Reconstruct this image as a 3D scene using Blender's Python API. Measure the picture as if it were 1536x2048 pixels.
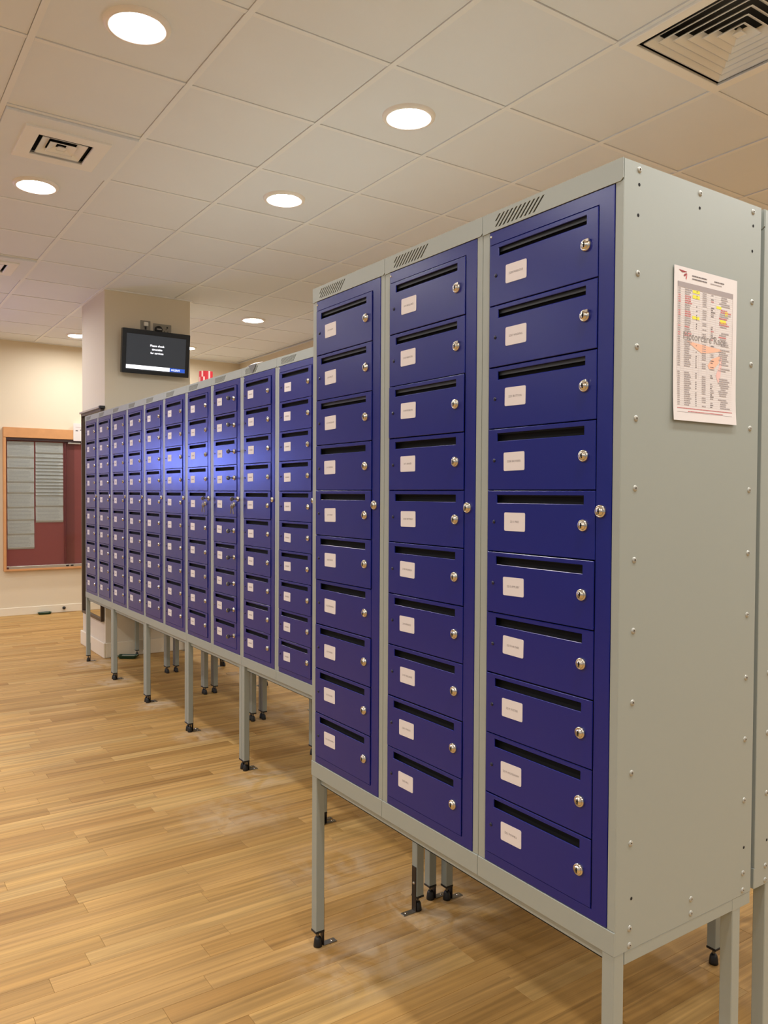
import bpy, bmesh, math, random
from mathutils import Matrix, Vector
random.seed(7)
C = bpy.context.scene
for o in list(bpy.data.objects): bpy.data.objects.remove(o)

# ------------------------------------------------------------ camera
CAM = (0.9536, -1.1699, 1.379); YAW, PITCH, ROLL, FPX = 0.9727, -0.0233, 0.0054, 1589.1
cam = bpy.data.cameras.new('camera'); camo = bpy.data.objects.new('camera', cam); C.collection.objects.link(camo)
fw = Vector((-math.sin(YAW)*math.cos(PITCH), math.cos(YAW)*math.cos(PITCH), math.sin(PITCH)))
rt = Vector((math.cos(YAW), math.sin(YAW), 0)); up = rt.cross(fw)
r2 = math.cos(ROLL)*rt + math.sin(ROLL)*up; u2 = -math.sin(ROLL)*rt + math.cos(ROLL)*up
M = Matrix.Identity(4)
for i in range(3): M[i][0], M[i][1], M[i][2], M[i][3] = r2[i], u2[i], -fw[i], CAM[i]
camo.matrix_world = M
cam.sensor_fit = 'VERTICAL'; cam.sensor_height = 24; cam.lens = FPX/2048*24; cam.clip_start = .05
C.camera = camo

# ------------------------------------------------------------ world: soft light of the open hall around the lockers
WORLD_RGB, WORLD_S = (.94, .97, 1.0), 0.42
LAMP_RGB, LAMP_S = (1.0, .985, .985), 185.0
w = bpy.data.worlds.new('world'); C.world = w; w.use_nodes = True
bg = w.node_tree.nodes['Background']; bg.inputs[0].default_value = (*WORLD_RGB, 1); bg.inputs[1].default_value = WORLD_S
C.view_settings.view_transform = 'Standard'; C.view_settings.look = 'None'
C.view_settings.gamma = 1; C.view_settings.use_curve_mapping = False; C.view_settings.exposure = 0.2

# ------------------------------------------------------------ constants (metres)
W, D, B, T = .382, .4426, .5255, 1.9882; H = T-B
S = .4573                       # front of the second row
HC = 3.046                      # ceiling
PX, PY, PW, PD = -5.776, .6235, .73, .7476
WX, WY, WC, WY2 = -8.63, 3.086, -4.0, 7.0           # left wall, back wall
TX, TY = -1.6295, .0158         # ceiling grid node

# ------------------------------------------------------------ helpers
def lin(c): return tuple(((v/255)/12.92 if v/255 <= .04045 else (((v/255)+.055)/1.055)**2.4) for v in c)
MATS = {}
def mat(name, rgb=(200,200,200), rough=.5, metal=0., spec=.5, bump=0., bscale=200., vary=0., vscale=8., emit=None, es=0., alpha=None, trans=0.):
    if name in MATS: return MATS[name]
    m = bpy.data.materials.new(name); m.use_nodes = True; nt = m.node_tree; b = nt.nodes['Principled BSDF']
    col = lin(rgb); b.inputs['Base Color'].default_value = (*col, 1)
    b.inputs['Roughness'].default_value = rough; b.inputs['Metallic'].default_value = metal
    b.inputs['Specular IOR Level'].default_value = spec
    tc = nt.nodes.new('ShaderNodeTexCoord')
    if vary:
        n = nt.nodes.new('ShaderNodeTexNoise'); n.inputs['Scale'].default_value = vscale; n.inputs['Detail'].default_value = 4
        nt.links.new(tc.outputs['Object'], n.inputs['Vector'])
        mx = nt.nodes.new('ShaderNodeMix'); mx.data_type = 'RGBA'
        mx.inputs[6].default_value = (*[c*(1-vary) for c in col], 1); mx.inputs[7].default_value = (*[min(1, c*(1+vary)) for c in col], 1)
        nt.links.new(n.outputs['Fac'], mx.inputs[0]); nt.links.new(mx.outputs[2], b.inputs['Base Color'])
    if bump:
        n = nt.nodes.new('ShaderNodeTexNoise'); n.inputs['Scale'].default_value = bscale; n.inputs['Detail'].default_value = 2
        nt.links.new(tc.outputs['Object'], n.inputs['Vector'])
        bp = nt.nodes.new('ShaderNodeBump'); bp.inputs['Strength'].default_value = bump; bp.inputs['Distance'].default_value = .001
        nt.links.new(n.outputs['Fac'], bp.inputs['Height']); nt.links.new(bp.outputs[0], b.inputs['Normal'])
    if emit: b.inputs['Emission Color'].default_value = (*lin(emit), 1); b.inputs['Emission Strength'].default_value = es
    if trans: b.inputs['Transmission Weight'].default_value = trans
    MATS[name] = m; return m

GREY = mat('grey_paint', (151,157,149), .42, bump=.06, bscale=900, vary=.02, vscale=3)
BLUE = mat('blue_paint', (11,24,112), .27, bump=.05, bscale=900, spec=.42)
CHROME = mat('chrome', (205,200,190), .18, 1.)
STEEL = mat('dull_steel', (120,115,105), .4, 1.)
DARK = mat('black_plastic', (18,17,17), .45)
HOLE = mat('hole_shade_black', (4,4,4), .9)  # near-black for keyholes, and for shade painted behind door and header slots
CARD = mat('card_white', (218,211,208), .6)
INK = mat('ink', (96,86,86), .7)
WALL = mat('wall_cream', (222,209,184), .85, bump=.1, bscale=300)
PILL = mat('pillar_cream', (218,208,188), .8, bump=.1, bscale=300)
SKIRT = mat('skirting_cream', (232,222,200), .45)
TILE = mat('ceiling_tile', (228,233,239), .95, bump=.35, bscale=500, vary=.025, vscale=2.5)
GRID = mat('grid_white', (234,237,240), .5)
VENT = mat('vent_white', (238,238,236), .5)
VDARK = mat('duct_dark', (66,70,76), .9)
OAK = mat('oak_frame', (205,150,98), .45, vary=.12, vscale=14)
FELT = mat('maroon_felt', (158,88,86), .95, bump=.3, bscale=900)
ALU = mat('aluminium', (190,186,178), .35, .9)
SHEET = mat('grey_print', (196,198,196), .7, vary=.12, vscale=60)
GREEN = mat('green_plastic', (14,56,38), .4)
LAMP = mat('lamp_lens', (255,255,255), .5, emit=(255,255,255), es=1)
_b = LAMP.node_tree.nodes['Principled BSDF']; _b.inputs['Emission Color'].default_value = (*LAMP_RGB, 1); _b.inputs['Emission Strength'].default_value = LAMP_S

def setp(o, label=None, cat=None, group=None, kind=None):
    if label: o['label'] = label
    if cat: o['category'] = cat
    if group: o['group'] = group
    if kind: o['kind'] = kind
    return o
def ob(name, me, parent=None, loc=(0,0,0), rot=(0,0,0)):
    o = bpy.data.objects.new(name, me); C.collection.objects.link(o)
    if parent: o.parent = parent
    o.location = loc; o.rotation_euler = rot; return o
def thing(name, label, cat, loc=(0,0,0), rotz=0, group=None):
    return setp(ob(name, None, None, loc, (0,0,rotz)), label, cat, group)

class MB:
    """collects boxes, tubes and polygons into one mesh"""
    def __init__(s): s.bm = bmesh.new(); s.mats = []
    def mi(s, m):
        if m not in s.mats: s.mats.append(m)
        return s.mats.index(m)
    def box(s, a, b, m, bev=0., mtx=None):
        x0,y0,z0 = a; x1,y1,z1 = b; t = bmesh.new()
        bmesh.ops.create_cube(t, size=1)
        for v in t.verts: v.co = Vector(((x0+x1)/2+v.co.x*(x1-x0), (y0+y1)/2+v.co.y*(y1-y0), (z0+z1)/2+v.co.z*(z1-z0)))
        if bev: bmesh.ops.bevel(t, geom=t.edges[:], offset=bev, segments=1, affect='EDGES', profile=.5)
        return s.merge(t, m, mtx)
    def merge(s, t, m, mtx=None, smooth=False):
        if mtx: bmesh.ops.transform(t, matrix=mtx, verts=t.verts)
        i = s.mi(m); mp = {}
        for v in t.verts: mp[v] = s.bm.verts.new(v.co)
        for f in t.faces:
            try:
                g = s.bm.faces.new([mp[v] for v in f.verts]); g.material_index = i; g.smooth = smooth
            except ValueError: pass
        t.free(); return s
    def lathe(s, prof, m, mtx=None, n=20, smooth=True):
        """profile [(r, z)] turned about Z"""
        t = bmesh.new(); rings = []
        for r, z in prof:
            if r < 1e-6: rings.append([t.verts.new((0,0,z))])
            else: rings.append([t.verts.new((r*math.cos(2*math.pi*k/n), r*math.sin(2*math.pi*k/n), z)) for k in range(n)])
        for a, b in zip(rings, rings[1:]):
            for k in range(n):
                q = [a[k % len(a)], a[(k+1) % len(a)], b[(k+1) % len(b)], b[k % len(b)]]
                q2 = []
                for v in q:
                    if v not in q2: q2.append(v)
                if len(q2) > 2: t.faces.new(q2)
        return s.merge(t, m, mtx, smooth)
    def poly(s, pts, m):
        i = s.mi(m); f = s.bm.faces.new([s.bm.verts.new(p) for p in pts]); f.material_index = i; return s
    def mesh(s, me, m, mtx=None):
        t = bmesh.new(); t.from_mesh(me); return s.merge(t, m, mtx)
    def done(s, name='part'):
        me = bpy.data.meshes.new(name); s.bm.normal_update(); s.bm.to_mesh(me); s.bm.free()
        for m in s.mats: me.materials.append(m)
        return me
def build(fn, name='part'):
    b = MB(); fn(b); return b.done(name)

def rrect(x0, y0, x1, y1, r=0., n=3):
    if r <= 0: return [(x0,y0),(x1,y0),(x1,y1),(x0,y1)]
    P = []
    for cx, cy, a in ((x1-r,y0+r,-90),(x1-r,y1-r,0),(x0+r,y1-r,90),(x0+r,y0+r,180)):
        for k in range(n+1):
            t = math.radians(a+90*k/n); P.append((cx+r*math.cos(t), cy+r*math.sin(t)))
    return P
def curve_mesh(setup, kind):
    cu = bpy.data.curves.new('c', kind); setup(cu)
    o = bpy.data.objects.new('c', cu); C.collection.objects.link(o)
    dg = bpy.context.evaluated_depsgraph_get(); dg.update()
    me = bpy.data.meshes.new_from_object(o.evaluated_get(dg))
    bpy.data.objects.remove(o); bpy.data.curves.remove(cu); return me
def plate(outline, holes, t, bev=0.):
    """sheet in XZ with the face at y=0 looking to -y, thickness t towards +y, real holes"""
    def setup(cu):
        cu.dimensions = '2D'; cu.fill_mode = 'BOTH'; cu.extrude = t/2-bev; cu.bevel_depth = bev; cu.bevel_resolution = 0; cu.offset = -bev
        for pts in [outline]+holes:
            sp = cu.splines.new('POLY'); sp.points.add(len(pts)-1); sp.use_cyclic_u = True
            for p, (x, y) in zip(sp.points, pts): p.co = (x, y, 0, 1)
    me = curve_mesh(setup, 'CURVE'); me.materials.clear()
    me.transform(Matrix(((1,0,0,0),(0,0,-1,t/2),(0,1,0,0),(0,0,0,1))))
    for p in me.polygons: p.use_smooth = False
    return me
def text_mesh(body, size, bold=0.):
    def setup(cu):
        cu.body = body; cu.size = size; cu.align_x = 'CENTER'; cu.align_y = 'CENTER'; cu.resolution_u = 2; cu.offset = bold
    return curve_mesh(setup, 'FONT')
XZ = Matrix(((1,0,0,0),(0,0,-1,0),(0,1,0,0),(0,0,0,1)))     # XY drawing -> XZ, seen from -y
YZ = Matrix(((0,0,1,0),(1,0,0,0),(0,1,0,0),(0,0,0,1)))      # XY drawing -> YZ, seen from +x
def withmat(me, m): me.materials.clear(); me.materials.append(m); return me

# ------------------------------------------------------------ floor of printed wood strips
def wood():
    m = bpy.data.materials.new('wood_strip'); m.use_nodes = True; nt = m.node_tree; b = nt.nodes['Principled BSDF']; L = nt.links; N = nt.nodes.new
    geo = N('ShaderNodeNewGeometry'); oi = N('ShaderNodeObjectInfo')
    ad = N('ShaderNodeMath'); ad.operation = 'ADD'; L.new(geo.outputs['Random Per Island'], ad.inputs[0]); L.new(oi.outputs['Random'], ad.inputs[1])
    fr = N('ShaderNodeMath'); fr.operation = 'FRACT'; L.new(ad.outputs[0], fr.inputs[0])
    ramp = N('ShaderNodeValToRGB'); L.new(fr.outputs[0], ramp.inputs[0]); e = ramp.color_ramp.elements
    cols = [(0,(172,130,70)),(.12,(190,148,84)),(.4,(204,162,98)),(.7,(196,154,88)),(.88,(210,172,108)),(1,(180,136,74))]
    e[0].position = 0; e[0].color = (*lin(cols[0][1]),1); e[1].position = 1; e[1].color = (*lin(cols[-1][1]),1)
    for p, c in cols[1:-1]: q = e.new(p); q.color = (*lin(c),1)
    mp = N('ShaderNodeMapping'); mp.inputs['Scale'].default_value = (52, 1.3, 1); L.new(geo.outputs['Position'], mp.inputs[0])
    off = N('ShaderNodeVectorMath'); off.operation = 'ADD'; L.new(mp.outputs[0], off.inputs[0])
    mu = N('ShaderNodeMath'); mu.operation = 'MULTIPLY'; mu.inputs[1].default_value = 60; L.new(fr.outputs[0], mu.inputs[0]); L.new(mu.outputs[0], off.inputs[1])
    n1 = N('ShaderNodeTexNoise'); n1.inputs['Scale'].default_value = 1; n1.inputs['Detail'].default_value = 5; n1.inputs['Distortion'].default_value = .6; L.new(off.outputs[0], n1.inputs['Vector'])
    cr = N('ShaderNodeMapRange'); cr.inputs[1].default_value = .3; cr.inputs[2].default_value = .7; cr.inputs[3].default_value = .64; cr.inputs[4].default_value = 1.12; L.new(n1.outputs['Fac'], cr.inputs[0])
    mp2 = N('ShaderNodeMapping'); mp2.inputs['Scale'].default_value = (330, 7, 1); L.new(geo.outputs['Position'], mp2.inputs[0])
    n2 = N('ShaderNodeTexNoise'); n2.inputs['Scale'].default_value = 1; n2.inputs['Detail'].default_value = 3; L.new(mp2.outputs[0], n2.inputs['Vector'])
    cr2 = N('ShaderNodeMapRange'); cr2.inputs[3].default_value = .86; cr2.inputs[4].default_value = 1.08; L.new(n2.outputs['Fac'], cr2.inputs[0])
    m1 = N('ShaderNodeMath'); m1.operation = 'MULTIPLY'; L.new(cr.outputs[0], m1.inputs[0]); L.new(cr2.outputs[0], m1.inputs[1])
    vm = N('ShaderNodeVectorMath'); vm.operation = 'SCALE'; L.new(ramp.outputs[0], vm.inputs[0]); L.new(m1.outputs[0], vm.inputs['Scale'])
    # plaster dust left round the feet of the stands: pale smears with a shape of their own
    acc = None
    for (x, y, r, s) in [(-1.0,.1,.30,.5),(-1.13,.47,.34,.7),(-2.55,.5,.24,.8),(-2.2,.22,.36,.45),(-3.35,.5,.2,.8),(-4.1,.5,.2,.8),(-4.9,.46,.24,.8),(-5.6,.48,.3,.7),(-1.55,.3,.3,.5),(-1.6,1.0,.3,.6),(-3.5,1.1,.4,.4),(-4.5,1.4,.4,.3)]:
        d = N('ShaderNodeVectorMath'); d.operation = 'DISTANCE'; d.inputs[1].default_value = (x, y, 0); L.new(geo.outputs['Position'], d.inputs[0])
        q = N('ShaderNodeMapRange'); q.interpolation_type = 'SMOOTHSTEP'; q.inputs[1].default_value = 0; q.inputs[2].default_value = r; q.inputs[3].default_value = s; q.inputs[4].default_value = 0; L.new(d.outputs['Value'], q.inputs[0])
        if acc is None: acc = q
        else:
            a2 = N('ShaderNodeMath'); a2.operation = 'MAXIMUM'; L.new(acc.outputs[0], a2.inputs[0]); L.new(q.outputs[0], a2.inputs[1]); acc = a2
    n3 = N('ShaderNodeTexNoise'); n3.inputs['Scale'].default_value = 7; n3.inputs['Detail'].default_value = 5; n3.inputs['Distortion'].default_value = 1.5; L.new(geo.outputs['Position'], n3.inputs['Vector'])
    c3 = N('ShaderNodeMapRange'); c3.inputs[1].default_value = .36; c3.inputs[2].default_value = .62; L.new(n3.outputs['Fac'], c3.inputs[0])
    m3 = N('ShaderNodeMath'); m3.operation = 'MULTIPLY'; L.new(acc.outputs[0], m3.inputs[0]); L.new(c3.outputs[0], m3.inputs[1])
    mx = N('ShaderNodeMix'); mx.data_type = 'RGBA'; L.new(m3.outputs[0], mx.inputs[0]); L.new(vm.outputs[0], mx.inputs[6]); mx.inputs[7].default_value = (*lin((214,196,170)),1)
    L.new(mx.outputs[2], b.inputs['Base Color'])
    b.inputs['Roughness'].default_value = .52; b.inputs['Specular IOR Level'].default_value = .35
    bp = N('ShaderNodeBump'); bp.inputs['Strength'].default_value = .12; bp.inputs['Distance'].default_value = .0006; L.new(n2.outputs['Fac'], bp.inputs['Height']); L.new(bp.outputs[0], b.inputs['Normal'])
    return m
WOOD = wood()
FX0, FX1, FY0, FY1 = WX, 9.0, -10.0, WY2
floor = setp(ob('floor', build(lambda b: b.box((FX0-.1,FY0,-.08),(FX1,FY1+.1,-.006), mat('screed', (120,100,75), .9)), 'floor')), kind='structure')
def project(p):
    v = Vector(p)-Vector(CAM); z = v.dot(fw)
    return (768+FPX*v.dot(r2)/z, 1024-FPX*v.dot(u2)/z, z) if z > .1 else None
PWD = .076
def plank_geo(b, x, y, l, m):
    g, c = .0003, .0005; x0, x1, y0, y1 = x+g, x+PWD-g, y+g, y+l-g
    i = b.mi(m); V = b.bm.verts.new
    lo = [V(p) for p in ((x0,y0,-.006),(x1,y0,-.006),(x1,y1,-.006),(x0,y1,-.006))]
    md = [V(p) for p in ((x0,y0,-c),(x1,y0,-c),(x1,y1,-c),(x0,y1,-c))]
    hi = [V(p) for p in ((x0+c,y0+c,0),(x1-c,y0+c,0),(x1-c,y1-c,0),(x0+c,y1-c,0))]
    b.bm.faces.new(hi)
    for a, d in ((lo, md), (md, hi)):
        for k in range(4): b.bm.faces.new((a[k], a[(k+1)%4], d[(k+1)%4], d[k]))
LENS = [.38, .52, .66, .8, .95]
planks = []
rnd = random.Random(11)
nx = int((FX1-FX0)/PWD)
for i in range(nx+1):
    x = FX0+i*PWD; y = FY0-rnd.random()*.9
    while y < FY1:
        l = rnd.choice(LENS); a = 0
        if x < WC-.1 and y > WY: break
        c = [project((min(max(px_,FX0),FX1), py_, 0)) for px_ in (x, x+PWD) for py_ in (y, y+l)]
        if all(c):
            xs = [min(max(q[0],0),1536) for q in c]; ys = [min(max(q[1],0),2048) for q in c]
            if max(xs)-min(xs) > 0 and max(ys)-min(ys) > 0:
                z = sum(q[2] for q in c)/4; a = l*PWD/z**3*(max(xs)-min(xs))
        planks.append((a, x, y, l)); y += l
planks.sort(key=lambda q: -q[0])
pm = {l: build(lambda b, l=l: plank_geo(b, 0, 0, l, WOOD), 'floor_plank') for l in LENS}
for a, x, y, l in planks[:300]: ob('floor_plank', pm[l], floor, (x, y, 0))
rest = MB()
for a, x, y, l in planks[300:]: plank_geo(rest, x, y, l, WOOD)
setp(ob('far_floor_planks', rest.done('far_floor_planks'), floor), kind='stuff')

# ------------------------------------------------------------ walls, pillar, skirting
def struct(name, me, loc=(0,0,0)): return setp(ob(name, me, None, loc), kind='structure')
struct('wall_left', build(lambda b: b.box((WX-.12,FY0,0),(WX,WY+.12,HC+.1), WALL)))
struct('wall_back', build(lambda b: (b.box((WX,WY,0),(WC,WY+.12,HC+.1), WALL), b.box((WC-.12,WY+.12,0),(WC,WY2,HC+.1), WALL), b.box((WC,WY2,0),(FX1,WY2+.12,HC+.1), WALL))))
struct('wall_pillar', build(lambda b: b.box((PX-PD,PY,0),(PX,PY+PW,HC), PILL, .003)))
def skirt(b, x0, y0, x1, y1, h=.09): b.box((x0,y0,0),(x1,y1,h), SKIRT, .004)
struct('baseboard_left', build(lambda b: skirt(b, WX, FY0, WX+.016, WY)))
struct('baseboard_back', build(lambda b: skirt(b, WX+.016, WY-.016, WC, WY)))
def sk(b):
    h, t = .125, .018
    b.box((PX-PD-t,PY-t,0),(PX+t,PY,h), SKIRT, .004); b.box((PX-PD-t,PY+PW,0),(PX+t,PY+PW+t,h), SKIRT, .004)
    b.box((PX,PY,0),(PX+t,PY+PW,h), SKIRT, .004); b.box((PX-PD-t,PY,0),(PX-PD,PY+PW,h), SKIRT, .004)
struct('baseboard_pillar', build(sk))
def angle(b):
    t = .022
    b.box((PX-PD-t,PY-t,HC-.003),(PX+t,PY,HC+.012), GRID); b.box((PX-PD-t,PY+PW,HC-.003),(PX+t,PY+PW+t,HC+.012), GRID)
    b.box((PX,PY,HC-.003),(PX+t,PY+PW,HC+.012), GRID); b.box((PX-PD-t,PY,HC-.003),(PX-PD,PY+PW,HC+.012), GRID)
struct('trim_1', build(angle))
struct('trim_2', build(lambda b: (b.box((WX,FY0,HC-.004),(WX+.022,WY,HC+.012), GRID), b.box((WX+.022,WY-.022,HC-.004),(WC,WY,HC+.012), GRID))))

# ------------------------------------------------------------ ceiling: slab, tiles, grid bars
ceiling = struct('ceiling', build(lambda b: b.box((FX0,FY0,HC+.22),(FX1,FY1,HC+.3), mat('void_dark', (60,58,55), .9))))
cell = lambda i, j: (TX-.6*j-.3, TY+.6*i+.3)                 # centre of grid cell i (y), j (x)
BIGV = (2, -2); SMALL = [(-1, 2), (-1, 6)]
tile_me = build(lambda b: b.box((-.2862,-.2862,.003),(.2862,.2862,.018), TILE), 'ceiling_tile')
hp = plate(rrect(-.2862,-.2862,.2862,.2862), [rrect(-.135,-.135,.135,.135)], .015); hp.transform(Matrix(((1,0,0,0),(0,0,1,0),(0,-1,0,0),(0,0,0,1))))
hole_me = build(lambda b: b.mesh(hp, TILE, Matrix.Translation((0,0,.003))), 'ceiling_tile')
ftiles = MB()
for j in range(-18, 13):
    for i in range(-18, 12):
        cx, cy = cell(i, j)
        if cx-.2 < FX0 or cx+.2 > FX1 or cy-.2 < FY0 or cy+.2 > FY1: 
            if not (FX0 < cx < FX1 and FY0 < cy < FY1): continue
        if (i, j) == BIGV: continue
        if PX-PD < cx < PX and PY < cy < PY+PW: continue
        if cx < WC and cy > WY: continue
        if (cx > 2.6 or cy < -3.4 or cy > 5.2) and (i, j) not in SMALL:
            ftiles.box((cx-.2862,cy-.2862,HC+.003),(cx+.2862,cy+.2862,HC+.018), TILE); continue
        o = ob('ceiling_tile', hole_me if (i, j) in SMALL else tile_me, ceiling, (cx, cy, HC+random.uniform(-.0008,.001)), (0,0,0 if (i, j) in SMALL else random.choice([0,math.pi/2,math.pi])))
setp(ob('far_ceiling_tiles', ftiles.done('far_ceiling_tiles'), ceiling), kind='stuff')
for i in range(-18, 12):
    y = TY+.6*i
    if FY0 < y < FY1: ob('grid_bar', build(lambda b: b.box((FX0 if y < WY else WC,-.012,-.001),(FX1,.012,.0062), GRID), 'grid_bar'), ceiling, (0,y,HC))
cb = build(lambda b: b.box((-.011,-.287,0),(.011,.287,.0062), GRID), 'cross_bar')
cross = MB()
for j in range(-18, 13):
    for i in range(-18, 12):
        x, y = TX-.6*j, cell(i, 0)[1]
        if (x < WC and y+.29 > WY): continue
        if FX0 < x < FX1 and FY0 < y-.29 and y+.29 < FY1:
            if x > 2.6 or y < -3.4 or y > 5.2: cross.box((x-.011,y-.287,HC),(x+.011,y+.287,HC+.0035), GRID)
            else: ob('cross_bar', cb, ceiling, (x, y, HC))

setp(ob('far_cross_bars', cross.done('far_cross_bars'), ceiling), kind='stuff')

# ------------------------------------------------------------ downlights
def lamp_ring(b): b.lathe([(.088,-.001),(.090,-.009),(.104,-.013),(.116,-.007),(.1185,.003)], mat('lamp_rim', (238,232,224), .5), n=40)
def lamp_lens(b): b.lathe([(0,-.0035),(.0885,-.0035)], LAMP, Matrix.Identity(4), n=40, smooth=False)
ring_me, lens_me = build(lamp_ring, 'rim'), build(lamp_lens, 'lens')
for v in lens_me.polygons:
    pass
LAMPS = [((-1,0),'round recessed ceiling downlight at the top left, largest in view'),
 ((1,0),'round ceiling downlight above the middle of the near locker block'),
 ((-1,3),'round ceiling downlight beside the small square vent at the left edge'),
 ((1,2),'round ceiling downlight right above the near end of the long locker row'),
 ((3,7),'small downlight to the right of the hanging screen, well above the lockers'),
 ((1,10),'small distant downlight just left of the cream pillar'),
 ((3,10),'small distant downlight at the right edge of the hanging screen')]
HID = [(-4,0),(-4,3),(-4,6),(-4,9),(-1,8),(1,-6),(6,-8),(-4,-6),(-4,-3),(-1,-4),(1,-4),(4,-1),(4,-5),(-1,-8),(3,-8),(7,-2),(8,-6),(-7,0),(-7,4),(-7,8),(-7,-4),(-5,-7),(-10,2),(-10,6),(-11,-2),(-10,-6),(-14,0),(-14,5),(-6,-12),(-1,-12),(3,-13),(-12,-11),(8,-11)]  # unseen downlights, partly inferred, partly added to brighten ceiling and pillar
def outside(c):
    x, y = cell(*c); q = project((x, y, HC)); return q is None or not (-60 < q[0] < 1600 and -60 < q[1] < 2100)
for (i, j), lab in LAMPS+[(c, None) for c in HID if outside(c)]+[(c, None) for c in [(6,-3),(6,1),(4,2),(3,-4),(9,-1),(9,-5)]]:  # closing list: unseen lamps added behind the lockers to brighten the right-hand ceiling
    cx, cy = cell(i, j)
    t = thing('ceiling_downlight', lab or 'round recessed ceiling downlight, unseen, added beyond the visible ceiling to light the room', 'light', (cx, cy, HC+.001), group='recessed downlights' if lab else 'added downlights outside the view')
    ob('rim', ring_me, t); ob('lens', lens_me, t)

# ------------------------------------------------------------ air vents
def vent(label, i, j, half, open_, n, kind):
    cx, cy = cell(i, j); t = thing('ceiling_vent', label, 'vent', (cx, cy, HC))
    fr = plate(rrect(-half,-half,half,half,.002), [rrect(-open_,-open_,open_,open_)], .012, .002)
    fr.transform(Matrix(((1,0,0,0),(0,0,1,0),(0,-1,0,0),(0,0,0,1))))
    ob('frame', build(lambda b: b.mesh(fr, VENT, Matrix.Translation((0,0,-.009 if kind else .000))), 'frame'), t)
    def duct(b):
        q = open_+.004; z0, z1 = .008, .14
        b.poly([(-q,-q,z1),(q,-q,z1),(q,q,z1),(-q,q,z1)], VDARK)
        for a, c in (((-q,-q),(q,-q)),((q,-q),(q,q)),((q,q),(-q,q)),((-q,q),(-q,-q))): b.poly([(*a,z0),(*c,z0),(*c,z1),(*a,z1)], VDARK)
    ob('duct_box', build(duct, 'duct_box'), t)
    step = open_/n
    for k in range(n):
        a = open_-step*(k+.5); hi = max(a-step*.95, 0.002)
        def ring(b, a=a, hi=hi, last=(k == n-1)):
            zl, zh, th = (-.006 if not kind else -.014), .020 if not kind else .000, .0012
            for s_, z_ in ((0, 0), (th, th*.3)):
                A = [(-a+s_,-a+s_,zl+z_),(a-s_,-a+s_,zl+z_),(a-s_,a-s_,zl+z_),(-a+s_,a-s_,zl+z_)]
                Z = [(-hi+s_*.5,-hi+s_*.5,zh),(hi-s_*.5,-hi+s_*.5,zh),(hi-s_*.5,hi-s_*.5,zh),(-hi+s_*.5,hi-s_*.5,zh)]
                for q in range(4): b.poly([A[q], A[(q+1)%4], Z[(q+1)%4], Z[q]], VENT)
            l = a+.003                                        # small vertical lip of the blade
            for q, (p0, p1) in enumerate((((-a,-a),(a,-a)),((a,-a),(a,a)),((a,a),(-a,a)),((-a,a),(-a,-a)))):
                b.poly([(*p0,zl),(*p1,zl),(*p1,zl-.004),(*p0,zl-.004)], VENT)
            if last: b.poly([(-a,-a,zl),(a,-a,zl),(a,a,zl),(-a,a,zl)], VENT)
        ob('louvre', build(ring, 'louvre'), t)
vent('large square four-way air diffuser in the top right corner', *BIGV, .296, .252, 7, 0)
vent('small square ceiling vent with three louvre rings beside the left downlight', *SMALL[0], .19, .122, 3, 1)
vent('small ceiling vent cut by the left edge of the picture', *SMALL[1], .19, .122, 3, 1)

# ------------------------------------------------------------ post locker towers (local origin: front left bottom corner of the cabinet)
P = .1325; DT = 1.917-B; DB = .592-B
def body(b):
    t = .0015
    b.box((.0005,.002,0),(.0005+t,D,H-.001), GREY); b.box((W-.0005-t,.002,0),(W-.0005,D,H-.001), GREY)
    b.box((.002,D-t,0),(W-.002,D,H-.001), GREY); b.box((.002,.002,H-.0025),(W-.002,D-t,H-.001), GREY); b.box((.002,.002,0),(W-.002,D-t,.0015), GREY)
body_me = build(body, 'body')
up_l = build(lambda b: b.box((.0006,0,.0445),(.0225,.014,H-.04), GREY, .0008), 'upright'); up_r = build(lambda b: b.box((.3635,0,.0445),(W-.0006,.014,H-.04), GREY, .0008), 'upright')
slots = []
for k in range(11):
    x0, x1 = .038+.0128*k-.010, .038+.0128*k+.018; z0, z1 = 1.4275, 1.4545
    if x0 < .043: z0 += (.043-x0)*(z1-z0)/(x1-x0); x0 = .043
    if x1-x0 < .004: continue
    slots.append([(x0-.0027,z0),(x0+.0027,z0),(x1+.0027,z1),(x1-.0027,z1)])
hd = plate([(.0006,1.4205),(.016,1.4205),(.018,1.4215),(W-.006,1.4215),(W-.0006,1.4265),(W-.0006,H),(.0006,H)], slots, .002, .0002)
header_me = build(lambda b: (b.mesh(hd, GREY, Matrix.Translation((0,-.002,0))), b.box((.030,.0004,1.4235),(.200,.0012,H-.0025), HOLE), b.box((.0008,.0013,1.4225),(W-.0008,.010,H-.0012), GREY)), 'header')  # black sheet behind the slots paints the dark inside of the header
apron_me = build(lambda b: b.box((.0006,-.002,-.0005),(W-.0006,.014,.0445), GREY, .0009), 'apron')
mf = plate(rrect(.0235,.0455,.3625,1.4205,.0015), [rrect(.0268,DB,.3262,DT+.001)], .016, .0009)
frame_me = build(lambda b: b.mesh(mf, BLUE, Matrix.Translation((0,-.001,0))), 'master_door')
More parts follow.
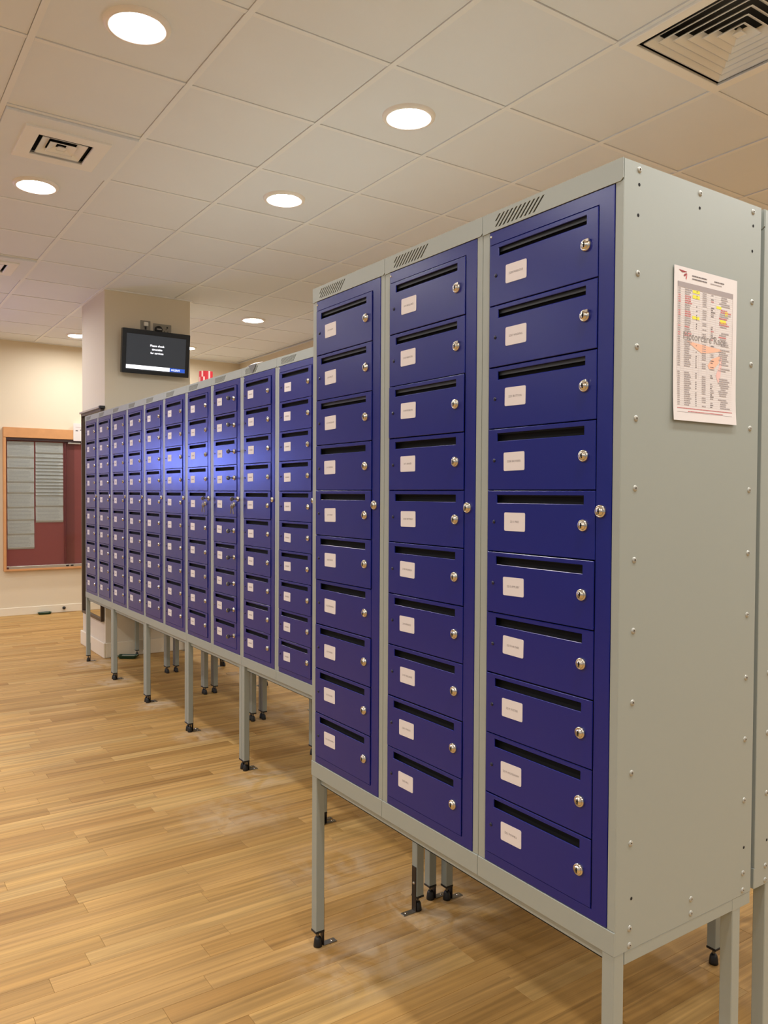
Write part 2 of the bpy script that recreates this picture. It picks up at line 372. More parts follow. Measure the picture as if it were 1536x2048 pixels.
# door origin: left end of its top edge
DWD, DH = .2985, P-.0022
dp = plate(rrect(0,-DH,DWD,0,.0008), [rrect(.0275,-.0262,.2705,-.0092,.0004)], .0032, .0009)
door_me = build(lambda b: (b.mesh(dp, BLUE), b.box((.004,.0165,-DH+.004),(DWD-.004,.018,-.003), HOLE)), 'compartment_door')  # black sheet behind the letter slot stands for the shade inside
def door2(b):                                                # letter flap lying behind the slot, catching the light
    b.mesh(dp, BLUE); b.box((.004,.0165,-DH+.004),(DWD-.004,.018,-.003), HOLE); b.box((.024,.0075,-.0165),(.274,.0085,-.0085), mat('flap_grey',(44,49,56),.5))  # same black sheet painted as interior shade, plus the flap
flap_me = build(door2, 'compartment_door')
RX = Matrix.Rotation(math.pi/2, 4, 'X')                      # +z -> -y
def lockb(b, r=.0118):
    b.lathe([(r,0),(r,.003),(r*.9,.0052),(r*.74,.0058),(r*.70,.0050),(r*.66,.0050),(r*.62,.0078),(0,.0080)], CHROME, RX, n=20)
    b.box((-.0011,-.0086,-.0048),(.0011,-.0078,.0048), HOLE); b.box((-.0020,-.0086,-.0012),(.0020,-.0079,.0016), HOLE)
lock_me = build(lockb, 'cam_lock')
lock_turned = build(lambda b: (lockb(b), b.box((.003,-.0075,.004),(.0105,-.001,.0105), CHROME, .001)), 'cam_lock')
mlock_me = build(lambda b: lockb(b, .0125), 'master_lock')
pin_me = build(lambda b: b.lathe([(.0042,0),(.0039,.0014),(.0024,.0026),(0,.0030)], mat('blue_rivet',(14,18,48),.3), RX, n=10), 'rivet')
screw_me = build(lambda b: b.lathe([(.0028,0),(.0024,.0014),(0,.0018)], CHROME, RX, n=10), 'screw')
cp = plate(rrect(-.031,-.0195,.031,.0195,.003), [], .0008)
def card(txt=None, seed=0):
    r = random.Random(seed)
    def f(b):
        b.mesh(cp, CARD, Matrix.Translation((0,-.0008,0)))
        if txt: b.mesh(text_mesh(txt, .0062), INK, Matrix.Translation((0,-.0009,0)) @ XZ)
        else:
            x = -.017
            while x < .017:
                l = r.uniform(.0015,.0035); b.poly([(x,-.0009,-.0028),(x+l,-.0009,-.0028),(x+l,-.0009,.0028),(x,-.0009,.0028)], mat('faint_ink',(150,135,135),.7)); x += l+.0012
    return build(f, 'name_card')
faint = [card(None, k) for k in range(6)]
NAMES = [
 ['2107 SWIFT','2109 PRATT','2110 ROSSLAW','2115 ROBINS','2119 HIRST','2120 WHITE','2127 JENNINGS','2131 NOBLE','2137 ROGERS','2141 GOODWIN'],
 ['2143 BULLARD','2157 HEATON','2164 ROBSON','2171 BAKER','2186 HETFIELD','2190 MUNDLA','2193 PRINCE','2197 WILLIAMS','2201 WALLIS','2203 BELL'],
 ['2205 MARLOVE','2207 WILDING','2221 BUTTON','2208 RAYNERS','2211 PIKE','2213 APPLEBY','2215 HAYNES','2217 FOSTER','2219 WOODHAM','2221 POWELL']]
hole_dot = build(lambda b: b.lathe([(.0032,.0004),(0,.0004)], HOLE, Matrix.Rotation(math.pi/2,4,'Y'), n=10), 'screw_hole')
rivet_me = build(lambda b: (b.lathe([(.0062,0),(.0058,.0010),(.0042,.0021),(.0022,.0024)], mat('zinc',(168,168,158),.3,.3), Matrix.Rotation(math.pi/2,4,'Y'), n=14), b.lathe([(.0022,.0024),(.0018,.0008),(0,.0008)], STEEL, Matrix.Rotation(math.pi/2,4,'Y'), n=10)), 'rivet')
RIV = [(.042,z) for z in (1.786,1.652,1.520,1.391,1.258,1.126,.992,.860,.727,.566,.534)]+[(.413,z) for z in (1.785,1.654,1.52,1.39,1.257,1.126,.992,.86,.729,.572,.535)]+[(.043,1.979-.004),(.228,1.972),(.412,1.973),(.231,.568),(.231,.539)]
DOTS = [(.043,1.948),(.041,1.892),(.227,1.943),(.413,1.944),(.411,1.891),(.046,.622),(.415,.627)]

def tower(x, y, label, names=None, side=False, group=None, turned=(), rotz=0, plain=False, seed=0):
    r = random.Random(100+seed)
    t = thing('post_locker_tower', label, 'locker', (x, y, B), rotz, group)
    ob('body', body_me, t); ob('upright', up_l, t); ob('upright', up_r, t); ob('header', header_me, t); ob('apron', apron_me, t)
    f = ob('master_door', frame_me, t)
    if not plain:
        ob('master_lock', mlock_me, f, (.339,-.001,1.348-B)); ob('screw', screw_me, f, (.0285,-.001,1.4105))
    for k in range(10):
        dz = DT-P*k
        d = ob('compartment_door', flap_me if (k in (0, 1, 2) and names) else door_me, t, (.0272+r.uniform(-.0004,.0004), -.0032+r.uniform(-.0014,.0006), dz-.0008), (r.uniform(-.005,.005), 0, r.uniform(-.0015,.001)))
        if plain: continue
        c = ob('name_card', card(names[k]) if names else faint[r.randrange(6)], d, (.083+r.uniform(-.003,.003), 0, -.068+r.uniform(-.004,.004)), (0, r.uniform(-.025,.025), 0))
        ob('cam_lock', lock_turned if k in turned else lock_me, d, (.271, 0, -.066), (0, r.choice([0, 0, .15, -.2]), 0))
        ob('rivet', pin_me, d, (.0195, 0, -.067))
    if side:
        for (yy, zz) in RIV: ob('rivet', rivet_me, t, (W-.0006, yy, zz-B), (r.random()*6,0,0))
        for (yy, zz) in DOTS: ob('screw_hole', hole_dot, t, (W-.0006, yy, zz-B))
    return t
ordn = ['first','second','third','fourth','fifth','sixth','seventh','eighth','ninth','tenth']
tower(-3*W, 0, 'blue and grey locker tower, left one of the near block of three', NAMES[0], group='towers of the near block', turned=(0,1), seed=1)
tower(-2*W, 0, 'blue and grey locker tower, middle one of the near block of three', NAMES[1], group='towers of the near block', turned=(0,1), seed=2)
tower(-1*W, 0, 'blue and grey locker tower with the paper list taped to its bare side', NAMES[2], side=True, group='towers of the near block', turned=(0,1,2), seed=3)
XR = [-(15-k)*W for k in range(15)]
for k, x in enumerate(XR):
    x += (-.006 if k < 10 else 0)
    if k < 10:
        lab = {0:'blue post locker tower at the far left end of the long row', 6:'blue post locker tower with one bunch of keys hanging from its centre lock',
               7:'blue post locker tower with a key left in every compartment lock', 9:'blue post locker tower of the long row directly left of the near block',
               8:'blue post locker tower right of the one with keys in all its locks'}.get(k, 'blue post locker tower, %s from the far left end of the long row' % ordn[k])
        tower(x, S, lab, None, group='towers of the long row', turned=(), seed=10+k)
    elif k == 14: tower(x, S, 'grey side panel of the locker tower behind the near block, cut by the right edge', None, side=True, group='towers behind the near block', seed=30)
    else: tower(x, S, 'locker tower of the long row hidden behind the near block', None, group='towers behind the near block', seed=30+k)
Y3 = S+D+.014
for k in range(15):                                          # the row standing back to back with the long row; only its legs show
    tower(XR[k]+W-.006, Y3+D, 'locker tower of the rear row facing away, above the legs seen under the long row', None, group='towers of the rear row', plain=True, rotz=math.pi, seed=60+k)

# ------------------------------------------------------------ stands
LW = .0285
def leg_b(b): b.box((-LW/2,-LW/2,.052),(LW/2,LW/2,B-.0005), GREY, .0015)
def cap_b(b): b.box((-LW/2-.001,-LW/2-.001,.046),(LW/2+.001,LW/2+.001,.053), DARK, .001)
def foot_b(b):
    b.lathe([(.0045,.028),(.0045,.047)], STEEL, n=12)
    b.lathe([(.0,.031),(.007,.031),(.011,.024),(.0135,.006),(.0135,.001),(0,.001)], DARK, n=16)
def brk_b(b):                                                # angle bracket screwed to the floor, along +y
    b.box((-.011,LW/2,.002),(.011,LW/2+.0022,.150), mat('bracket_steel',(70,64,60),.4,.8), .0005)
    b.box((-.011,LW/2,.0005),(.011,LW/2+.048,.0028), mat('bracket_plate',(150,148,142),.35,.9), .0005)
    b.lathe([(.005,.0028),(.004,.0048),(0,.0055)], CHROME, Matrix.Translation((0,LW/2+.034,0)), n=12)
    b.lathe([(.005,0),(.0035,.003),(0,.004)], CHROME, Matrix.Translation((0,LW/2+.0022,.095)) @ Matrix.Rotation(-math.pi/2,4,'X'), n=12)
leg_me, cap_me, foot_me, brk_me = build(leg_b,'leg'), build(cap_b,'cap'), build(foot_b,'foot'), build(brk_b,'floor_bracket')
def stand(x0, x1, yf, yr, label, group, y0, y1, br=(1,1)):
    t = thing('locker_stand', label, 'stand', ((x0+x1)/2, (yf+yr)/2, 0), group=group)
    ox, oy = -(x0+x1)/2, -(yf+yr)/2
    for lx in (x0+LW/2+.001, x1-LW/2-.001):
        for ly, rot in ((yf, 0), (yr, math.pi)):
            l = ob('leg', leg_me, t, (lx+ox, ly+oy, 0), (0,0,rot))
            ob('cap', cap_me, l); ob('foot', foot_me, l)
            if br[1 if rot else 0]: ob('floor_bracket', brk_me, l)
    def rails(b, kind): 
        z0, z1 = B-.0255, B-.0008
        if kind == 0: b.box((x0+LW+.002+ox, y0+.014+oy, z0),(x1-LW-.002+ox, y0+.0165+oy, z1), GREY); b.box((x0+LW+.002+ox, y0+.014+oy, z0),(x1-LW-.002+ox, y0+.036+oy, z0+.002), GREY)
        if kind == 1: b.box((x0+LW+.002+ox, yr-.012+oy, z0),(x1-LW-.002+ox, yr+.012+oy, z1), GREY, .001)
        if kind == 2: b.box((x1-.024+ox, yf+LW/2+.001+oy, z0),(x1-.0008+ox, yr-LW/2-.001+oy, z1), GREY, .001); b.box((x1-.003+ox, yr-LW/2-.002+oy, z0),(x1-.0004+ox, y1-.002+oy, z1), GREY)
        if kind == 3: b.box((x0+.0008+ox, yf+LW/2+.001+oy, z0),(x0+.024+ox, yr-LW/2-.001+oy, z1), GREY, .001)
    for k in range(4): ob('rail', build(lambda b, k=k: rails(b, k), 'rail'), t)
stand(-3*W+.001, -.0005, LW/2, .393, 'grey tube stand carrying the near block of three towers', None, 0, D)
stand(-3*W+.001, -.0005, S+.045+LW/2, S+.393, 'grey tube stand behind the near block, its legs at the right edge', 'stands of the long row', S, S+D)
stand(-5*W-.005, -3*W-.002, S+LW/2, S+.41, 'grey tube stand half hidden behind the left end of the near block', 'stands of the long row', S, S+D, (1,0))
labs = ['grey tube stand under the two far left towers, in front of the pillar','grey tube stand with its left leg before the green tray','grey tube stand in the middle of the long row','grey tube stand under the towers with the hanging keys','grey tube stand under the two towers left of the near block']
for k in range(5): stand(-(15-2*k)*W-.006+.0005, -(13-2*k)*W-.0065, S+LW/2, S+.41, labs[k], 'stands of the long row', S, S+D, (1,0))
for k in range(7): stand(-(15-2*k)*W-.006+.0005, -(13-2*k)*W-.0065, Y3+LW/2+.01, Y3+.41, 'grey tube stand of the rear row seen under the long row, %s from the pillar' % ordn[k], 'stands of the rear row', Y3, Y3+D, (0,1))

# ------------------------------------------------------------ keys left in the locks
def key_b(b):
    b.lathe([(.0022,-.001),(.0105,-.001),(.0112,0),(.0105,.001),(.0022,.001)], mat('key_metal',(150,146,138),.25,1.), Matrix.Translation((0,-.024,0)) @ Matrix.Rotation(math.pi/2,4,'Y'), n=16)
    b.box((-.0009,-.015,-.003),(.0009,.003,.003), MATS['key_metal'])
key_me = build(key_b, 'key')
kx = XR[7]-.006
for k in range(10):
    if k == 4: continue
    o = ob('key', key_me, None, (kx+.0272+.271, S-.0125, B+DT-P*k-.067), (0,random.uniform(-.2,.2),0))
    setp(o, 'small steel key in the %s lock from the top of the tower full of keys' % ordn[k], 'key', 'keys left in the compartment locks')
def bunch(x, label):
    t = thing('key_bunch', label, 'keys', (x, S, 1.348))
    ob('key', key_me, t, (0,-.010,0), (0,.3,0))
    def ringb(b):
        for q in range(20):
            a0, a1 = q/20*2*math.pi, (q+1)/20*2*math.pi
            for r0, r1 in ((.012,.0135),):
                b.poly([(r0*math.cos(a0),-.034,-.014+r0*math.sin(a0)),(r1*math.cos(a0),-.034,-.014+r1*math.sin(a0)),(r1*math.cos(a1),-.034,-.014+r1*math.sin(a1)),(r0*math.cos(a1),-.034,-.014+r0*math.sin(a1))], CHROME)
                b.poly([(r1*math.cos(a0),-.034,-.014+r1*math.sin(a0)),(r1*math.cos(a1),-.034,-.014+r1*math.sin(a1)),(r1*math.cos(a1),-.0325,-.014+r1*math.sin(a1)),(r1*math.cos(a0),-.0325,-.014+r1*math.sin(a0))], CHROME)
    ob('key_ring', build(ringb,'key_ring'), t)
    def hang(b):
        b.lathe([(.002,-.001),(.011,-.001),(.0115,0),(.011,.001),(.002,.001)], MATS['key_metal'], Matrix.Rotation(math.pi/2,4,'X'), n=16)
        b.box((-.0035,-.001,-.040),(.0035,.001,-.009), MATS['key_metal']); b.box((-.005,-.001,-.034),(-.0035,.001,-.030), MATS['key_metal']); b.box((-.005,-.001,-.026),(-.0035,.001,-.022), MATS['key_metal'])
    hm = build(hang, 'key')
    for dx, dy, a in ((-.010,-.032,.35),(-.002,-.029,.05),(.006,-.035,-.3)): ob('key', hm, t, (dx,dy,-.036), (.1,a,.5*a))
bunch(XR[6]-.006+.339, 'bunch of keys hanging from the centre lock of the seventh tower')
bunch(XR[7]-.006+.339, 'bunch of keys hanging from the centre lock, nearer of the two')

# ------------------------------------------------------------ paper list on the side of the near block
t = thing('paper_list', 'white printed list with yellow marks taped to the grey locker side', 'paper', (.0006, .2505, 1.5235))
PWID, PHT = .208, .296
RED, YEL, GRYP = mat('print_red',(196,104,104),.7), mat('print_yellow',(234,224,70),.7), mat('print_grey',(160,150,148),.7)
ORG, PINK, LGR = mat('print_orange',(236,184,156),.7), mat('print_pink',(230,188,180),.7), mat('print_lines',(200,188,184),.7)
def pap(b):
    n = 12
    cur = lambda v: .0012+.004*max(0,(v-.9)/.1)**2*0+.0035*math.exp(-v*9)
    for k in range(n):
        v0, v1 = k/n, (k+1)/n
        b.poly([(cur(v0),-PWID/2,v0*PHT),(cur(v0),PWID/2,v0*PHT),(cur(v1),PWID/2,v1*PHT),(cur(v1),-PWID/2,v1*PHT)], mat('paper_white',(220,214,210),.7))
        b.poly([(cur(v0)-.0003,PWID/2,v0*PHT),(cur(v0)-.0003,-PWID/2,v0*PHT),(cur(v1)-.0003,-PWID/2,v1*PHT),(cur(v1)-.0003,PWID/2,v1*PHT)], MATS['paper_white'])
ob('sheet', build(pap,'sheet'), t)
rp = random.Random(5)
def q(b, u0, v0, u1, v1, m, lay=0):                           # u,v in 0..1 on the sheet, v measured down from the top
    y0, y1, z0, z1 = (u0-.5)*PWID, (u1-.5)*PWID, (1-v1)*PHT, (1-v0)*PHT; x = .0013+.0035*math.exp(-(1-v0)*9)+.0001*lay+.0001
    b.poly([(x,y0,z0),(x,y1,z0),(x,y1,z1),(x,y0,z1)], m)
COLS = [.055,.115,.15,.30,.385,.43,.52,.56,.645,.93]
def grid(b):
    q(b,.055,.098,.93,.132,GRYP,1)
    for c in (.055,.93): q(b,c-.0025,.098,c+.0025,.945,LGR,1)
    for c in COLS[1:-1]: q(b,c-.0008,.132,c+.0008,.90,LGR,1)
    v = .132; k = 0
    while v < .90: q(b,.055,v,.93,v+.0012,LGR,1); v += .0142
    q(b,.055,.9425,.93,.945,GRYP,1)
ob('table_print', build(grid,'table_print'), t)
def words(b, u0, u1, v, h, m, lay=2):
    u = u0
    while u < u1:
        l = rp.uniform(.006,.018); q(b,u,v,min(u+l,u1),v+h,m,lay); u += l+.004
def rows(b):
    v, k = .135, 0
    while v < .895:
        redrow = k in (3,4,5,6,10,11,12,17,20,21); m = RED if redrow else GRYP
        blank = 36 <= k <= 37
        if not blank:
            words(b,.065,.10,v+.003,.007,m); words(b,.165,.165+rp.uniform(.07,.11),v+.003,.008,m)
            if rp.random() < .7: words(b,.34,.355,v+.003,.007,INK)
            if rp.random() < .8: words(b,.44,.50,v+.003,.007,GRYP)
            if rp.random() < .6: words(b,.575,.60+rp.random()*.04,v+.003,.007,m if rp.random()<.5 else INK)
            if rp.random() < .85: words(b,.70+rp.random()*.05,.82+rp.random()*.08,v+.003,.008,RED if k in (5,6,7,10,11,12,13,16,19) else GRYP)
        v += .0142; k += 1
    words(b,.06,.93,.915,.006,RED); words(b,.22,.78,.934,.006,RED)
    words(b,.27,.50,.040,.008,INK); words(b,.27,.50,.060,.008,INK); words(b,.62,.78,.042,.008,INK); words(b,.56,.74,.062,.007,GRYP)
ob('row_print', build(rows,'row_print'), t)
def hl(b):
    for u0, v0, u1, v1 in ((.28,.135,.39,.155),(.28,.167,.39,.190),(.28,.305,.39,.325),(.66,.205,.74,.222),(.80,.232,.85,.262),(.72,.292,.82,.318)): q(b,u0,v0,u1,v1,YEL,1.5)
ob('highlighter_mark', build(hl,'highlighter_mark'), t)
def swoosh(b, ox, oy, s, m1, m2, lay):
    def P3(u, v):
        U, V = ox+u*s, oy+v*s*PWID/PHT
        return (.0014+.0035*math.exp(-(1-V)*9)+.0001*lay, (U-.5)*PWID, (1-V)*PHT)
    for pts, m in (([(0,0),(.55,.03),(1,.05),(1,.08),(.60,.15),(.42,.17),(.25,.11)],m1), ([(.60,.36),(.72,.24),(.97,.16),(.92,.30),(.76,.42),(.64,.42)],m1), ([(1,.14),(1.02,.30),(.98,.52),(.92,.66),(.84,.52),(.93,.36)],m2)):
        b.poly([P3(u, v) for u, v in reversed(pts)], m)
ob('watermark_emblem', build(lambda b: swoosh(b,.20,.475,.55,ORG,PINK,1.2),'watermark_emblem'), t)
ob('emblem', build(lambda b: swoosh(b,.065,.022,.125,mat('emblem_red',(150,50,52),.7),RED,2),'emblem'), t)
wm = text_mesh('Motorcare Race', .0215)
ob('watermark_text', build(lambda b: b.mesh(wm, mat('watermark_grey',(140,134,130),.7), Matrix.Translation((.00165,-.004,.165)) @ YZ),'watermark_text'), t)

# ------------------------------------------------------------ hanging screen on the pillar
SW, SH = .572, .362
t = thing('wall_screen', 'black flat screen showing a white service message, on the pillar', 'screen', (PX+.115, 1.019, 2.545))
t.rotation_euler = (0, math.radians(7), 0)
bz = plate(rrect(-SW/2,-SH/2,SW/2,SH/2,.006), [rrect(-.252,-.150,.252,.142)], .045, .002)
YZp = Matrix(((0,-1,0,0),(1,0,0,0),(0,0,1,0),(0,0,0,1)))      # plate(-y face) -> +x face
ob('housing', build(lambda b: (b.mesh(bz, mat('gloss_black',(14,14,16),.25), YZp), b.box((-.045,-SW/2+.01,-SH/2+.01),(-.008,SW/2-.01,SH/2-.01), DARK)),'housing'), t)
scr = mat('screen_glass',(22,23,26),.2, emit=(60,62,66), es=.55)
ob('display', build(lambda b: b.poly([(-.004,-.252,-.150),(-.004,.252,-.150),(-.004,.252,.142),(-.004,-.252,.142)], scr),'display'), t)
WHT, BLU = mat('screen_white',(240,240,240),.4, emit=(245,246,255), es=1.3), mat('screen_blue',(30,70,170),.4, emit=(40,90,200), es=.7)
def msg(b):
    for k, s_ in enumerate(('Please check','timetable','for services')): b.mesh(text_mesh(s_, .0235, .0004), WHT, Matrix.Translation((-.003,.004,.058-.030*k)) @ YZ)
ob('message_text', build(msg,'message_text'), t)
ob('white_bar', build(lambda b: b.poly([(-.0035,-.250,-.143),(-.0035,.118,-.143),(-.0035,.118,-.112),(-.0035,-.250,-.112)], WHT),'white_bar'), t)
ob('blue_bar', build(lambda b: b.poly([(-.0035,.118,-.143),(-.0035,.250,-.143),(-.0035,.250,-.112),(-.0035,.118,-.112)], BLU),'blue_bar'), t)
ob('clock_text', build(lambda b: b.mesh(text_mesh('01:23:01', .022, .0004), WHT, Matrix.Translation((-.003,.170,-.128)) @ YZ),'clock_text'), t)
ob('wall_bracket', build(lambda b: (b.box((-.113,-.05,-.06),(-.105,.05,.06), DARK), b.box((-.106,-.015,-.02),(-.04,.015,.02), DARK)),'wall_bracket'), t)
SOCK = mat('socket_steel',(140,136,126),.35,.6)
t = thing('wall_socket', 'single steel socket plate with white plug, left above the screen', 'socket', (PX, .960, 2.785))
ob('plate', build(lambda b: b.box((0,-.042,-.045),(.006,.042,.045), SOCK, .002),'plate'), t)
ob('plug', build(lambda b: (b.box((.006,-.018,-.005),(.030,.018,.030), mat('plug_white',(225,222,214),.4), .004), b.box((.006,-.006,-.030),(.014,.006,-.006), DARK)),'plug'), t)
t = thing('wall_socket', 'double steel socket with a round black plug, right above the screen', 'socket', (PX, 1.105, 2.772))
ob('plate', build(lambda b: b.box((0,-.078,-.045),(.006,.078,.045), SOCK, .002),'plate'), t)
ob('plug', build(lambda b: b.lathe([(.032,0),(.032,.02),(.026,.03),(0,.031)], DARK, Matrix.Translation((.006,-.036,-.008)) @ Matrix.Rotation(math.pi/2,4,'Y'), n=24),'plug'), t)
ob('plug_label', build(lambda b: b.box((.0372,-.056,-.012),(.0378,-.016,-.002), mat('label_grey',(170,168,162),.5)),'plug_label'), t)
ob('switch', build(lambda b: (b.box((.006,.036,.012),(.009,.048,.026), DARK), b.box((.006,.015,-.02),(.0066,.020,-.012), HOLE), b.box((.006,.045,-.02),(.0066,.050,-.012), HOLE), b.box((.006,.030,.0),(.0066,.034,.01), HOLE)),'switch'), t)

# ------------------------------------------------------------ mirror on the pillar's front face
t = thing('wall_mirror', 'tall narrow framed mirror on the pillar behind the far end of the lockers', 'mirror', ((-6.44-5.80)/2, PY, .30))
MW, MH = .64, 1.77
mfp = plate(rrect(-MW/2,0,MW/2,MH,.002), [rrect(-MW/2+.022,.022,MW/2-.022,MH-.022)], .026, .001)
ob('frame', build(lambda b: b.mesh(mfp, mat('brown_frame',(86,72,60),.4,.5), Matrix.Translation((0,-.030,0))),'frame'), t)
ob('mirror_glass', build(lambda b: b.box((-MW/2+.01,-.014,.01),(MW/2-.01,-.002,MH-.01), mat('mirror',(225,225,220),.03,1.)),'mirror_glass'), t)
ob('top_rail', build(lambda b: (b.box((-MW/2-.005,-.045,MH),(MW/2+.012,-.002,MH+.016), ALU, .002), b.box((MW/2+.012,-.048,MH-.004),(MW/2+.045,-.002,MH+.018), DARK, .003)),'top_rail'), t)

# ------------------------------------------------------------ notice board on the left wall
BY0, BY1, BZ0, BZ1 = .285, 1.75, .50, 2.085
t = thing('notice_board', 'oak framed maroon notice board with sliding glass on the cream wall', 'board', (WX, (BY0+BY1)/2, BZ0))
oy = -(BY0+BY1)/2
def bb(name, y0, z0, y1, z1, x0, x1, m, bev=.002): return ob(name, build(lambda b: b.box((x0,y0+oy,z0-BZ0),(x1,y1+oy,z1-BZ0), m, bev), name), t)
bb('backing', BY0+.02,BZ0+.02,BY1-.02,BZ1-.02,.0,.010, FELT, 0)
bb('top_frame', BY0,1.975,BY1,BZ1,0,.060, OAK); bb('bottom_frame', BY0,BZ0,BY1,.522,0,.055, OAK)
bb('side_frame', BY0,.522,.312,1.975,0,.055, OAK); bb('side_frame', BY1-.028,.522,BY1,1.975,0,.055, OAK)
bb('top_track', .312,1.945,BY1-.028,1.975,.010,.048, mat('track_dark',(72,58,58),.4,.5)); bb('bottom_track', .312,.522,BY1-.028,.552,.010,.048, ALU)
bb('corner_catch', .312,.522,.335,.545,.048,.056, mat('catch_brown',(84,36,36),.5)); bb('catch', .935,.528,.965,.545,.048,.054, DARK); bb('catch', .985,.528,1.015,.545,.048,.054, DARK)
gl = bpy.data.materials.new('pane_glass'); gl.use_nodes = True
_n = gl.node_tree; _o = _n.nodes['Material Output']; _g = _n.nodes.new('ShaderNodeBsdfGlossy'); _g.inputs['Roughness'].default_value = .03
_t = _n.nodes.new('ShaderNodeBsdfTransparent'); _t.inputs[0].default_value = (.93,.94,.93,1); _f = _n.nodes.new('ShaderNodeLayerWeight'); _f.inputs[0].default_value = .12
_m = _n.nodes.new('ShaderNodeMixShader'); _n.links.new(_f.outputs[1], _m.inputs[0]); _n.links.new(_t.outputs[0], _m.inputs[1]); _n.links.new(_g.outputs[0], _m.inputs[2]); _n.links.new(_m.outputs[0], _o.inputs['Surface'])
def pane(name, y0, y1, x):
    o = ob(name, build(lambda b: b.box((x,y0+oy,.552-BZ0),(x+.004,y1+oy,1.945-BZ0), gl), name), t)
pane('glass_pane', .314, 1.03, .036); pane('glass_pane', .93, 1.72, .024)
bb('pane_edge', .925,.552,.945,1.945,.023,.029, mat('edge_maroon',(112,46,50),.4)); bb('top_latch', .96,1.925,1.10,1.943,.042,.050, ALU)
def plist(label, y0, y1, zs, amp):
    p = thing('pinned_sheets', label, 'paper', (WX+.011, (y0+y1)/2, zs[-1])); hw = (y1-y0)/2
    for k, (za, zb) in enumerate(zip(zs, zs[1:])):
        h = za-zb; r_ = random.Random(k)
        def pg(b, h=h):
            d0, d1 = .0025, .0025+amp
            b.poly([(d0+.0005,-hw,0+.0),(d0+.0005,hw,0),(d1,hw,h*.12),(d1,-hw,h*.12)], SHEET)
            b.poly([(d1,-hw,h*.12),(d1,hw,h*.12),(d0,hw,h),(d0,-hw,h)], SHEET)
            z = h*.2
            while z < h*.9:
                b.poly([(d1+(d0-d1)*(z/h-.12)/.88+.0004,-hw*.88,z),(d1+(d0-d1)*(z/h-.12)/.88+.0004,hw*r_.uniform(.5,.9),z),(d1+(d0-d1)*(z/h-.12)/.88+.0004,hw*.7,z+.0035),(d1+(d0-d1)*(z/h-.12)/.88+.0004,-hw*.88,z+.0035)], mat('faint_print',(158,160,160),.7)); z += .014
        ob('page', build(pg,'page'), p, (0,0,zb-zs[-1]))
zz = lambda p_: 1.935-(p_-270)/(1655-270)*(1.935-.739)
plist('long column of grey printed sheets, left on the maroon board', .328, .603, [zz(v) for v in (270,490,620,805,940,1130,1290,1475,1655)], .010)
zz2 = lambda p_: 1.935-(p_-275)/(1310-275)*(1.935-1.032)
plist('shorter column of tightly overlapped grey sheets, right on the maroon board', .619, .911, [zz2(v) for v in (275,425,480,525,570,612,655,700,750,790,835,875,925,962,1110,1310)], .012)
t = thing('white_notice', 'small white notice on the wall over the corner of the maroon board', 'paper', (WX, 1.10, 1.962))
ob('sheet', build(lambda b: b.box((.062,-.085,0),(.064,.10,.20), mat('paper_white'),),'sheet'), t)
ob('holder', build(lambda b: b.box((.0,-.06,.13),(.062,.08,.19), mat('plug_white')),'holder'), t)
ob('print', build(lambda b: (b.box((.064,-.06,.152),(.0645,.07,.160), LGR), b.box((.064,-.06,.110),(.0645,-.035,.122), INK), b.box((.064,-.01,.118),(.0645,.03,.130), INK)),'print'), t)

# ------------------------------------------------------------ small things
def tray(label, x, y, rot, s=1.):
    t = thing('plastic_tray', label, 'tray', (x, y, 0), rot)
    L_, W_, h = .12*s, .06*s, .042*s
    def f(b):
        out = lambda z, g: [(px_*(L_+g), py_*(W_+g), z) for px_, py_ in ((-1,-.6),(-.8,-1),(.8,-1),(1,-.6),(1,.6),(.8,1),(-.8,1),(-1,.6))]
        A, Bt, Ci, Di = out(.001,-.012), out(h,0), out(h,-.006), out(.006,-.018)
        b.poly(A[::-1], GREEN); b.poly(Di, mat('tray_inside',(120,140,120),.5))
        for k in range(8):
            n_ = (k+1)%8; b.poly([A[k],A[n_],Bt[n_],Bt[k]], GREEN); b.poly([Bt[k],Bt[n_],Ci[n_],Ci[k]], mat('tray_rim',(120,150,130),.4)); b.poly([Ci[k],Ci[n_],Di[n_],Di[k]], GREEN)
    ob('tray_body', build(f,'tray_body'), t)
    ob('liner', build(lambda b: b.box((-L_*.7,-W_*.55,.008),(L_*.7,W_*.55,h*.8), mat('liner_pale',(178,180,165),.7), .004),'liner'), t)
tray('dark green plastic tray on the floor by the pillar, under the lockers', -5.665, .775, math.radians(55), .66)
tray('small dark green tray on the floor against the far left wall', WX+.075, .695, math.radians(90), .60)
o = ob('door_stop', build(lambda b: b.lathe([(.016,0),(.018,.012),(.013,.03),(0,.034)], DARK, Matrix.Rotation(math.pi/2,4,'Y'), n=16)), None, (WX+.016, .915, .050))
setp(o, 'small round black stop on the skirting right of the green tray', 'door stop')
o = ob('floor_cap', build(lambda b: b.lathe([(0,.0022),(.040,.0022),(.043,.0028),(.047,.0022),(.050,.0002)], mat('cap_brown',(150,118,74),.4), n=32)), None, (-4.676, 1.276, 0))
setp(o, 'flat round cap set in the floor behind the long row', 'cap')
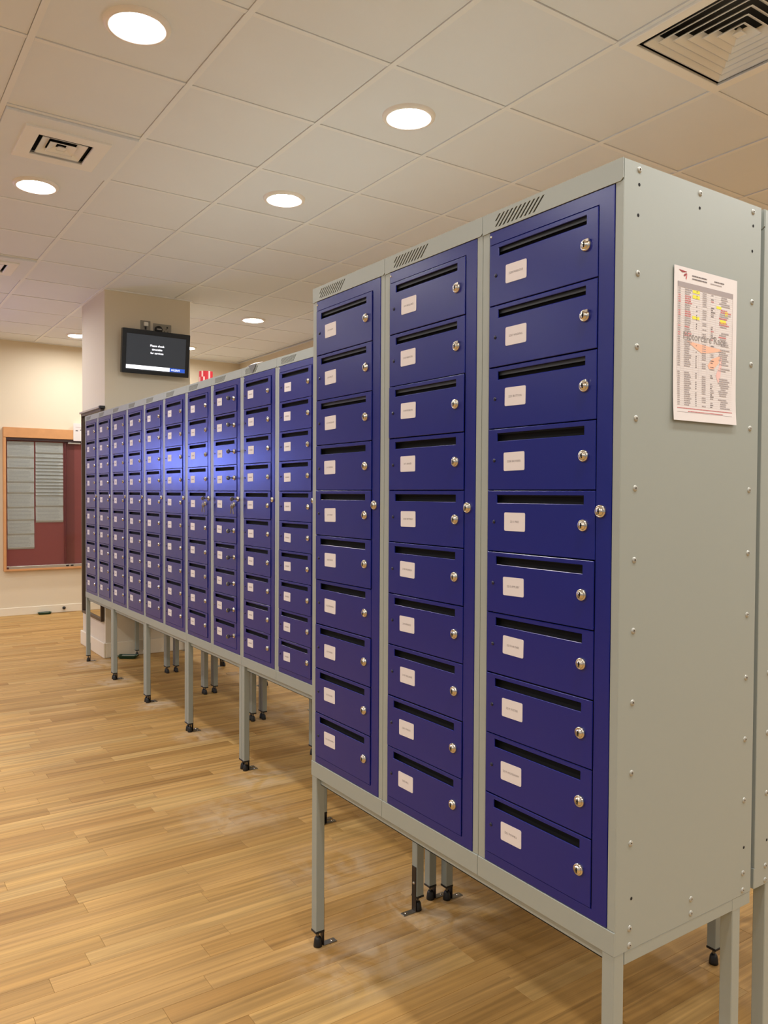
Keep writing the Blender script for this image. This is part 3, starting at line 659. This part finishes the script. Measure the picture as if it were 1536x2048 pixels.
# roll of red and white tape
t = thing('tape_roll', 'roll of red and white checked tape standing on the long row', 'tape', (-3.51, .60, T))
def roll(b):
    n = 24; R0, R1, h = .020, .040, .100
    rm, wm_ = mat('tape_red',(196,32,46),.35), mat('tape_pink',(236,190,184),.35)
    for k in range(n):
        a0, a1 = 2*math.pi*k/n, 2*math.pi*(k+1)/n; c0, s0, c1, s1 = math.cos(a0), math.sin(a0), math.cos(a1), math.sin(a1)
        for lvl in range(3):
            z0, z1 = h*lvl/3, h*(lvl+1)/3
            b.poly([(R1*c0,R1*s0,z0),(R1*c1,R1*s1,z0),(R1*c1,R1*s1,z1),(R1*c0,R1*s0,z1)], wm_ if (lvl == 1 and k % 3 == 0) or (lvl != 1 and k % 5 == 0) else rm)
        b.poly([(R0*c0,R0*s0,h),(R1*c0,R1*s0,h),(R1*c1,R1*s1,h),(R0*c1,R0*s1,h)], wm_ if k % 4 == 0 else rm)
        b.poly([(R0*c1,R0*s1,0),(R0*c0,R0*s0,0),(R0*c0,R0*s0,h),(R0*c1,R0*s1,h)], mat('card_core',(180,150,110),.8))
        b.poly([(R0*c1,R0*s1,0),(R1*c1,R1*s1,0),(R1*c0,R1*s0,0),(R0*c0,R0*s0,0)], rm)
ob('tape', build(roll,'tape'), t)
# folded paper lying on the lockers with a corner hanging over the vent slots
t = thing('folded_paper', 'white folded paper on the long row, its grey corner hanging over the slots', 'paper', (-2.553, S, T))
ob('sheet', build(lambda b: (b.poly([(-.075,.0,.0035),(.035,.0,.0035),(-.01,.06,.026),(-.11,.06,.032)], mat('paper_white')), b.poly([(-.075,.0,.0030),(-.11,.06,.0315),(-.01,.06,.0255),(.035,.0,.0030)], mat('paper_white'))),'sheet'), t)
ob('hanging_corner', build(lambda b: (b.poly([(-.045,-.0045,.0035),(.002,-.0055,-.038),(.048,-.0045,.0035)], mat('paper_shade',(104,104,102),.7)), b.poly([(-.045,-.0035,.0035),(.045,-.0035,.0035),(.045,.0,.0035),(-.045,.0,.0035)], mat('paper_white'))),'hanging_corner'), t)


# assumed unseen screen on the left wall, added for the long row's blue highlight
t = thing('assumed_lit_screen', 'assumed bright lit screen, unseen, on the left wall, left of the notice board', 'screen', (WX+.001, -1.68, 1.42))
lp = plate(rrect(-.31,.10,.31,.54,.01), [rrect(-.27,.14,.27,.50)], .05, .002)
ob('housing', build(lambda b: (b.mesh(lp, DARK, Matrix.Translation((.0705,0,0)) @ YZp), b.box((0,-.29,.12),(.024,.29,.52), DARK)),'housing'), t)
ob('display', build(lambda b: b.poly([(.055,-.27,.14),(.055,.27,.14),(.055,.27,.50),(.055,-.27,.50)], mat('assumed_bright_display',(40,44,60),.3, emit=(120,140,255), es=40.)),'display'), t)
